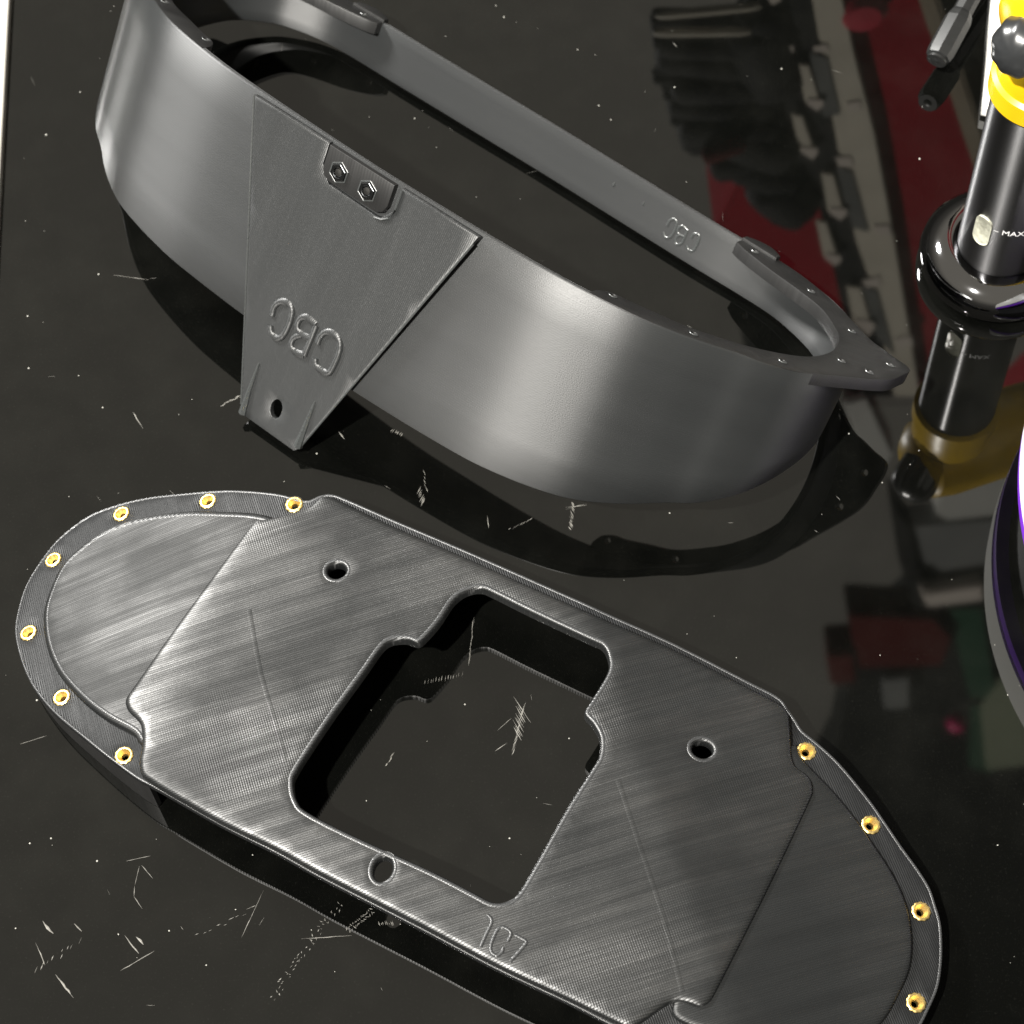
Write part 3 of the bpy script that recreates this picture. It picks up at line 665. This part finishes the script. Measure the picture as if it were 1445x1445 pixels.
for k, P in enumerate(([(1084, 20), (1102, 20), (1118, 72), (1112, 79), (1096, 70)], [(1125, 90), (1143, 92), (1160, 148), (1153, 156), (1136, 146)], [(1116, 160), (1134, 164), (1152, 216), (1146, 224), (1128, 214)],
          [(1158, 244), (1178, 246), (1193, 302), (1186, 310), (1168, 300)], [(1150, 310), (1168, 314), (1185, 368), (1178, 374), (1162, 364)], [(1194, 404), (1216, 406), (1232, 462), (1226, 474), (1204, 456)], [(1075, -45), (1092, -45), (1100, 0), (1090, 6), (1080, -4)])):
    prism('rail_tab', P, .7385, .002, zinc, rail, .001)
    a0, a1 = P[2], P[3]; prism('tab_lip', [(a0[0]+2, a0[1]-7), (a0[0]+3, a0[1]+1), (a1[0], a1[1]+2), (P[4][0]+3, P[4][1]+2), (P[4][0]+3, P[4][1]-6)], .7378, .0006, zincl, rail, .0003)
for P in ([(1131, 20), (1150, 22), (1168, 76), (1146, 72)], [(1143, 76), (1166, 82), (1184, 164), (1160, 158), (1150, 120)], [(1180, 236), (1204, 242), (1226, 326), (1206, 322), (1190, 280)], [(1216, 406), (1240, 412), (1262, 500), (1240, 490)]):
    pass
for P in ([(1142, 74), (1168, 82), (1186, 162), (1162, 166), (1152, 120)], [(1180, 236), (1203, 242), (1226, 328), (1204, 322), (1190, 280)], [(1214, 404), (1238, 410), (1262, 500), (1238, 480)]):
    prism('rail_slot', P, .7400, .0008, char, rail, .0006)
for P in ([(1146, 66), (1168, 62), (1170, 74), (1150, 74)], [(1194, 146), (1214, 142), (1216, 156), (1198, 158)], [(1178, 222), (1202, 222), (1204, 236), (1184, 236)], [(1232, 318), (1256, 318), (1258, 332), (1238, 332)], [(1216, 396), (1242, 390), (1244, 404), (1222, 406)], [(1262, 478), (1286, 474), (1290, 488), (1268, 492)]):
    prism('rail_rung', P, .7402, .0006, zincl, rail, .0003)
# hanging bundle of black bristles
brush = empty('black_glove_bundle', wallpt(1000, 120, .74), 'bundle of black gloves or bristles hanging in the mirrored shelf, top centre right', 'gloves')
def finger(p0, p1, r, Y, mat=vblk, name='glove_finger'):
    p1 = (min(p1[0], 1072+.2*p1[1]), p1[1]); A_ = wallpt(*p0, Y); B_ = wallpt(*p1, Y); pts = [A_.lerp(B_, t) for t in (0, .04, .12, .5, .9, 1)]
    return tube(name, pts, r, mat, brush, 12, rad=[r*.4, r*.8, r, r*1.05, r, r*.6])
for p0, p1, r in (((925, 34), (1080, 30), .0045), ((925, 58), (1090, 60), .011), ((926, 75), (1080, 90), .012), ((930, 86), (1090, 100), .006), ((945, 118), (1100, 110), .014), ((942, 140), (1090, 150), .012), ((955, 172), (1100, 165), .017), ((960, 188), (1100, 190), .014),
                  ((1000, 232), (1120, 210), .013), ((1060, 20), (1110, 120), .02), ((1075, 0), (1120, 60), .016), ((1010, 170), (1130, 210), .02), ((1040, 225), (1150, 250), .016), ((1080, 250), (1160, 290), .02), ((1095, 290), (1150, 300), .013)):
    finger(p0, p1, r*.85, .748)
rb = random.Random(4)
for i in range(26):
    y0 = 20+i*7.5; x0 = 922+max(0, y0-100)*.42+rb.uniform(-6, 10)
    finger((x0, y0+rb.uniform(-4, 4)), (x0+90, y0+rb.uniform(-6, 6)), rb.uniform(.002, .005), .7475, name='bristle')
prism('glove_palm', [(1030, 40), (1080, -40), (1120, 60), (1140, 160), (1160, 250), (1120, 300), (1080, 250), (1010, 215), (985, 190), (990, 120)], .7438, .004, vblk, brush, .001)
finger((992, 222), (1050, 200), .005, .73, redd, 'red_handle')
for p0, p1 in (((925, 22), (1075, 8)), ((922, 46), (1060, 44))): finger(p0, p1, .0022, .735, zinc, 'steel_rod')
rebase(rail); rebase(brush)
# lower right of the mirrored shelf
setp(prism('red_box', [(1340, 655), (1352, 670), (1460, 655), (1460, 540), (1440, 560)], .80, .03, red), 'red box mirrored in the table right of the torch reflection', 'box')
setp(prism('grey_drawer_unit', [(1330, 664), (1460, 650), (1460, 722), (1335, 736), (1320, 728)], .79, .02, gry), 'light grey drawer mirrored below the red box', 'drawer')
setp(prism('slate_drawer', [(1283, 742), (1460, 728), (1460, 800), (1360, 812), (1316, 822), (1296, 790)], .79, .02, dgry), 'slate grey drawer mirrored below the light grey drawer', 'drawer')
setp(prism('grey_bin', [(1190, 570), (1225, 560), (1262, 640), (1250, 660), (1215, 640)], .79, .02, gry), 'grey plastic bin mirrored beyond the point of the ring', 'bin')
setp(prism('black_bracket', [(1255, 700), (1285, 742), (1300, 800), (1320, 832), (1460, 806), (1460, 850), (1310, 860), (1290, 862), (1268, 790)], .785, .02, vblk), 'black bracket mirrored under the slate drawer', 'bracket')
setp(prism('white_bar', [(1296, 826), (1310, 838), (1388, 826), (1390, 848), (1308, 858)], .775, .012, zincl), 'pale bar mirrored across the black bracket', 'bar')
setp(prism('dark_red_box', [(1196, 868), (1320, 874), (1345, 900), (1330, 940), (1210, 944)], .785, .03, redd), 'dark red box mirrored low in the shelf', 'box')
setp(prism('small_red_box', [(1168, 926), (1205, 924), (1210, 964), (1172, 968)], .78, .03, redd), 'small dark red box mirrored left of the larger dark red box', 'box')
setp(prism('black_cabinet', [(1205, 930), (1300, 856), (1460, 850), (1700, 850), (1700, 1560), (1060, 1560), (1110, 1180), (1180, 1060)], .81, .04, vblk), 'tall black cabinet filling the mirrored lower right', 'cabinet')
setp(prism('green_box', [(1338, 858), (1388, 858), (1422, 1070), (1402, 1092), (1368, 1085), (1372, 1000)], .795, .01, grn), 'dark green box mirrored left of the purple tub reflection', 'box')
setp(prism('pale_box', [(1384, 1000), (1420, 960), (1460, 1000), (1460, 1080), (1392, 1088)], .79, .01, pale), 'pale greenish box mirrored at the right border', 'box')
setp(prism('grey_jar', [(1245, 960), (1285, 956), (1284, 1000), (1248, 1002)], .79, .01, dgry), 'faint grey jar mirrored in the black cabinet', 'jar')
kn = lathe('magenta_cap', [(.00001+.0095*sin(pi*i/12), -.0095*cos(pi*i/12)) for i in range(13)], mag, None, 32, Matrix.Translation(wallpt(1350, 1019, .78)))
setp(kn, 'magenta round cap mirrored beside the dark green box', 'cap')

# ------------------------------------------------------------------ dust and scuffs on the table
def flakes():
    bm = bmesh.new()
    def blob(x, y, r, el=1, an=0, h=.4):
        vs = [bm.verts.new((x+r*el*cos(q)*cos(an)-r*sin(q)*sin(an), y+r*el*cos(q)*sin(an)+r*sin(q)*cos(an), .00002)) for q in [2*pi*i/6 for i in range(6)]]
        tp_ = bm.verts.new((x, y, .00002+r*h))
        for i in range(6): bm.faces.new((vs[i], vs[(i+1) % 6], tp_))
    for _ in range(200):
        x = random.uniform(-.155, .2); y = random.uniform(.12, .6)
        r = .0001*math.exp(random.gauss(0, .45)); blob(x, y, r, random.choice((1, 1, 1, 1.6)), random.random()*3)
    for px, r in (((65, 190), 3), ((113, 130), 2), ((139, 387), 2.4), ((39, 446), 2.4), ((145, 575), 2.2), ((111, 530), 1.7), ((1103, 97), 2.6), ((952, 123), 2.4), ((845, 149), 2.2), ((862, 169), 2), ((585, 167), 2), ((700, 8), 2), ((711, 24), 2.6), ((815, 70), 2),
                  ((447, 640), 2.6), ((656, 994), 2.4), ((803, 1042), 1.8), ((719, 1183), 2.2), ((517, 1130), 1.6), ((52, 988), 2.6), ((137, 1215), 2.4), ((72, 1183), 2.2), ((42, 1190), 2.2), ((22, 1310), 1.8), ((291, 1362), 1.8), ((1198, 612), 2), ((1245, 681), 2), ((945, 724), 2), ((993, 310), 2)):
        p = at(*px, 0); blob(p.x, p.y, r*.00012)
    me = bpy.data.meshes.new('dust_specks'); bm.to_mesh(me); bm.free(); me.materials.append(dust_m)
    o = bpy.data.objects.new('dust_specks', me); COL.objects.link(o); tag(o, 'white dust specks scattered over the black table', None, None, 'stuff')
flakes()
def scuffs():
    bm = bmesh.new()
    def sliver(a_, b_, wd):
        A_ = at(*a_, 0); B_ = at(*b_, 0); d = B_-A_; L = d.length; d.normalize(); s = Vector((-d.y, d.x, 0))*wd*.5; k = max(2, int(L/.0012)); prev = None
        for i in range(k+1):
            t = i/k; p = A_.lerp(B_, t)+s*random.uniform(-.5, .5); ww = s*(sin(pi*min(.97, max(.03, t)))**.6)*random.uniform(.5, 1.2)
            l_, r_, m_ = bm.verts.new(p-ww+Vector((0, 0, .00001))), bm.verts.new(p+ww+Vector((0, 0, .00001))), bm.verts.new(p+Vector((0, 0, .00001+wd*.3)))
            if prev: bm.faces.new((prev[0], prev[2], m_, l_)); bm.faces.new((prev[2], prev[1], r_, m_))
            prev = (l_, r_, m_)
    def hatch(c, ax, n, ln, ang, wd=.00016, jit=3):
        for i in range(n):
            t = i/(max(1, n-1))-.5; x = c[0]+ax[0]*t+random.uniform(-jit, jit)*.3; y = c[1]+ax[1]*t+random.uniform(-jit, jit)*.3; l = ln*random.uniform(.5, 1.1)
            sliver((x-cos(ang)*l/2, y-sin(ang)*l/2), (x+cos(ang)*l/2, y+sin(ang)*l/2), wd*random.uniform(.6, 1.3))
    hatch((731, 1030), (-14, 62), 24, 16, radians(115)); hatch((733, 1020), (-6, 30), 12, 26, radians(60), .0002)
    sliver((702, 1031), (722, 1013), .0002); sliver((698, 1060), (716, 1048), .0002); sliver((725, 983), (749, 1020), .0002)
    hatch((665, 905), (-6, 60), 16, 12, radians(95), .0002); hatch((626, 957), (52, -10), 14, 9, radians(100), .00016)
    hatch((550, 1072), (10, -16), 8, 8, radians(125), .0003); hatch((807, 728), (-4, 36), 14, 9, radians(55), .0003); sliver((798, 716), (828, 713), .00015)
    sliver((28, 1050), (66, 1038), .00022); sliver((78, 1375), (104, 1408), .0005); sliver((50, 1330), (64, 1362), .0003); sliver((60, 1300), (75, 1318), .0007); sliver((105, 1303), (116, 1314), .0006); sliver((176, 1320), (196, 1346), .0004); sliver((192, 1322), (203, 1333), .0006)
    sliver((170, 1370), (218, 1342), .00025); sliver((178, 1215), (212, 1208), .0002); sliver((340, 1325), (372, 1256), .00018)
    for a_, b_ in (((197, 1222), (190, 1250)), ((190, 1250), (189, 1265)), ((189, 1265), (201, 1283)), ((200, 1221), (216, 1240))): sliver(a_, b_, .0002)
    for i in range(26): t = i/25; hatch((480-t*95+random.uniform(-4, 4), 1275+t*130+random.uniform(-4, 4)), (4, 4), 2, 5, random.random()*3, .0002)
    for i in range(16): t = i/15; hatch((525-t*34, 1285+t*28), (4, 4), 2, 5, random.random()*3, .0002)
    hatch((545, 1303), (20, 0), 8, 7, 1.2, .0002); sliver((425, 1325), (497, 1320), .0002); sliver((478, 610), (486, 620), .0006); hatch((560, 610), (14, 6), 7, 6, 2.2, .00035); hatch((594, 700), (6, 20), 9, 12, 2.1, .0003)
    hatch((327, 565), (26, -12), 8, 9, 2.7, .0004); sliver((188, 582), (202, 605), .0004); hatch((600, 680), (4, 24), 5, 8, 1.2, .0002); sliver((688, 728), (690, 746), .0003); sliver((905, 660), (940, 668), .00012)
    sliver((240, 692), (280, 735), .0002); sliver((210, 395), (160, 388), .00018); sliver((950, 60), (955, 66), .0003)
    hatch((735, 740), (30, -14), 7, 8, 2.4, .0002); hatch((812, 715), (20, -6), 4, 14, 2.9, .00012); sliver((1180, 700), (1186, 706), .0002)
    hatch((80, 1350), (60, -40), 10, 10, 2.0, .0002, 12); hatch((320, 1150+150), (80, -40), 10, 9, 2.7, .00016, 10)
    for _ in range(50):
        x = random.uniform(0, 1200); y = random.uniform(0, 1445); an = random.uniform(0, pi); l = random.uniform(3, 16); sliver((x, y), (x+cos(an)*l, y+sin(an)*l), random.uniform(.00005, .00011))
    me = bpy.data.meshes.new('table_scuffs'); bm.to_mesh(me); bm.free(); me.materials.append(lint_m)
    o = bpy.data.objects.new('table_scuffs', me); COL.objects.link(o); tag(o, 'pale scuffs, scratches and lint on the black table', None, None, 'stuff')
scuffs()
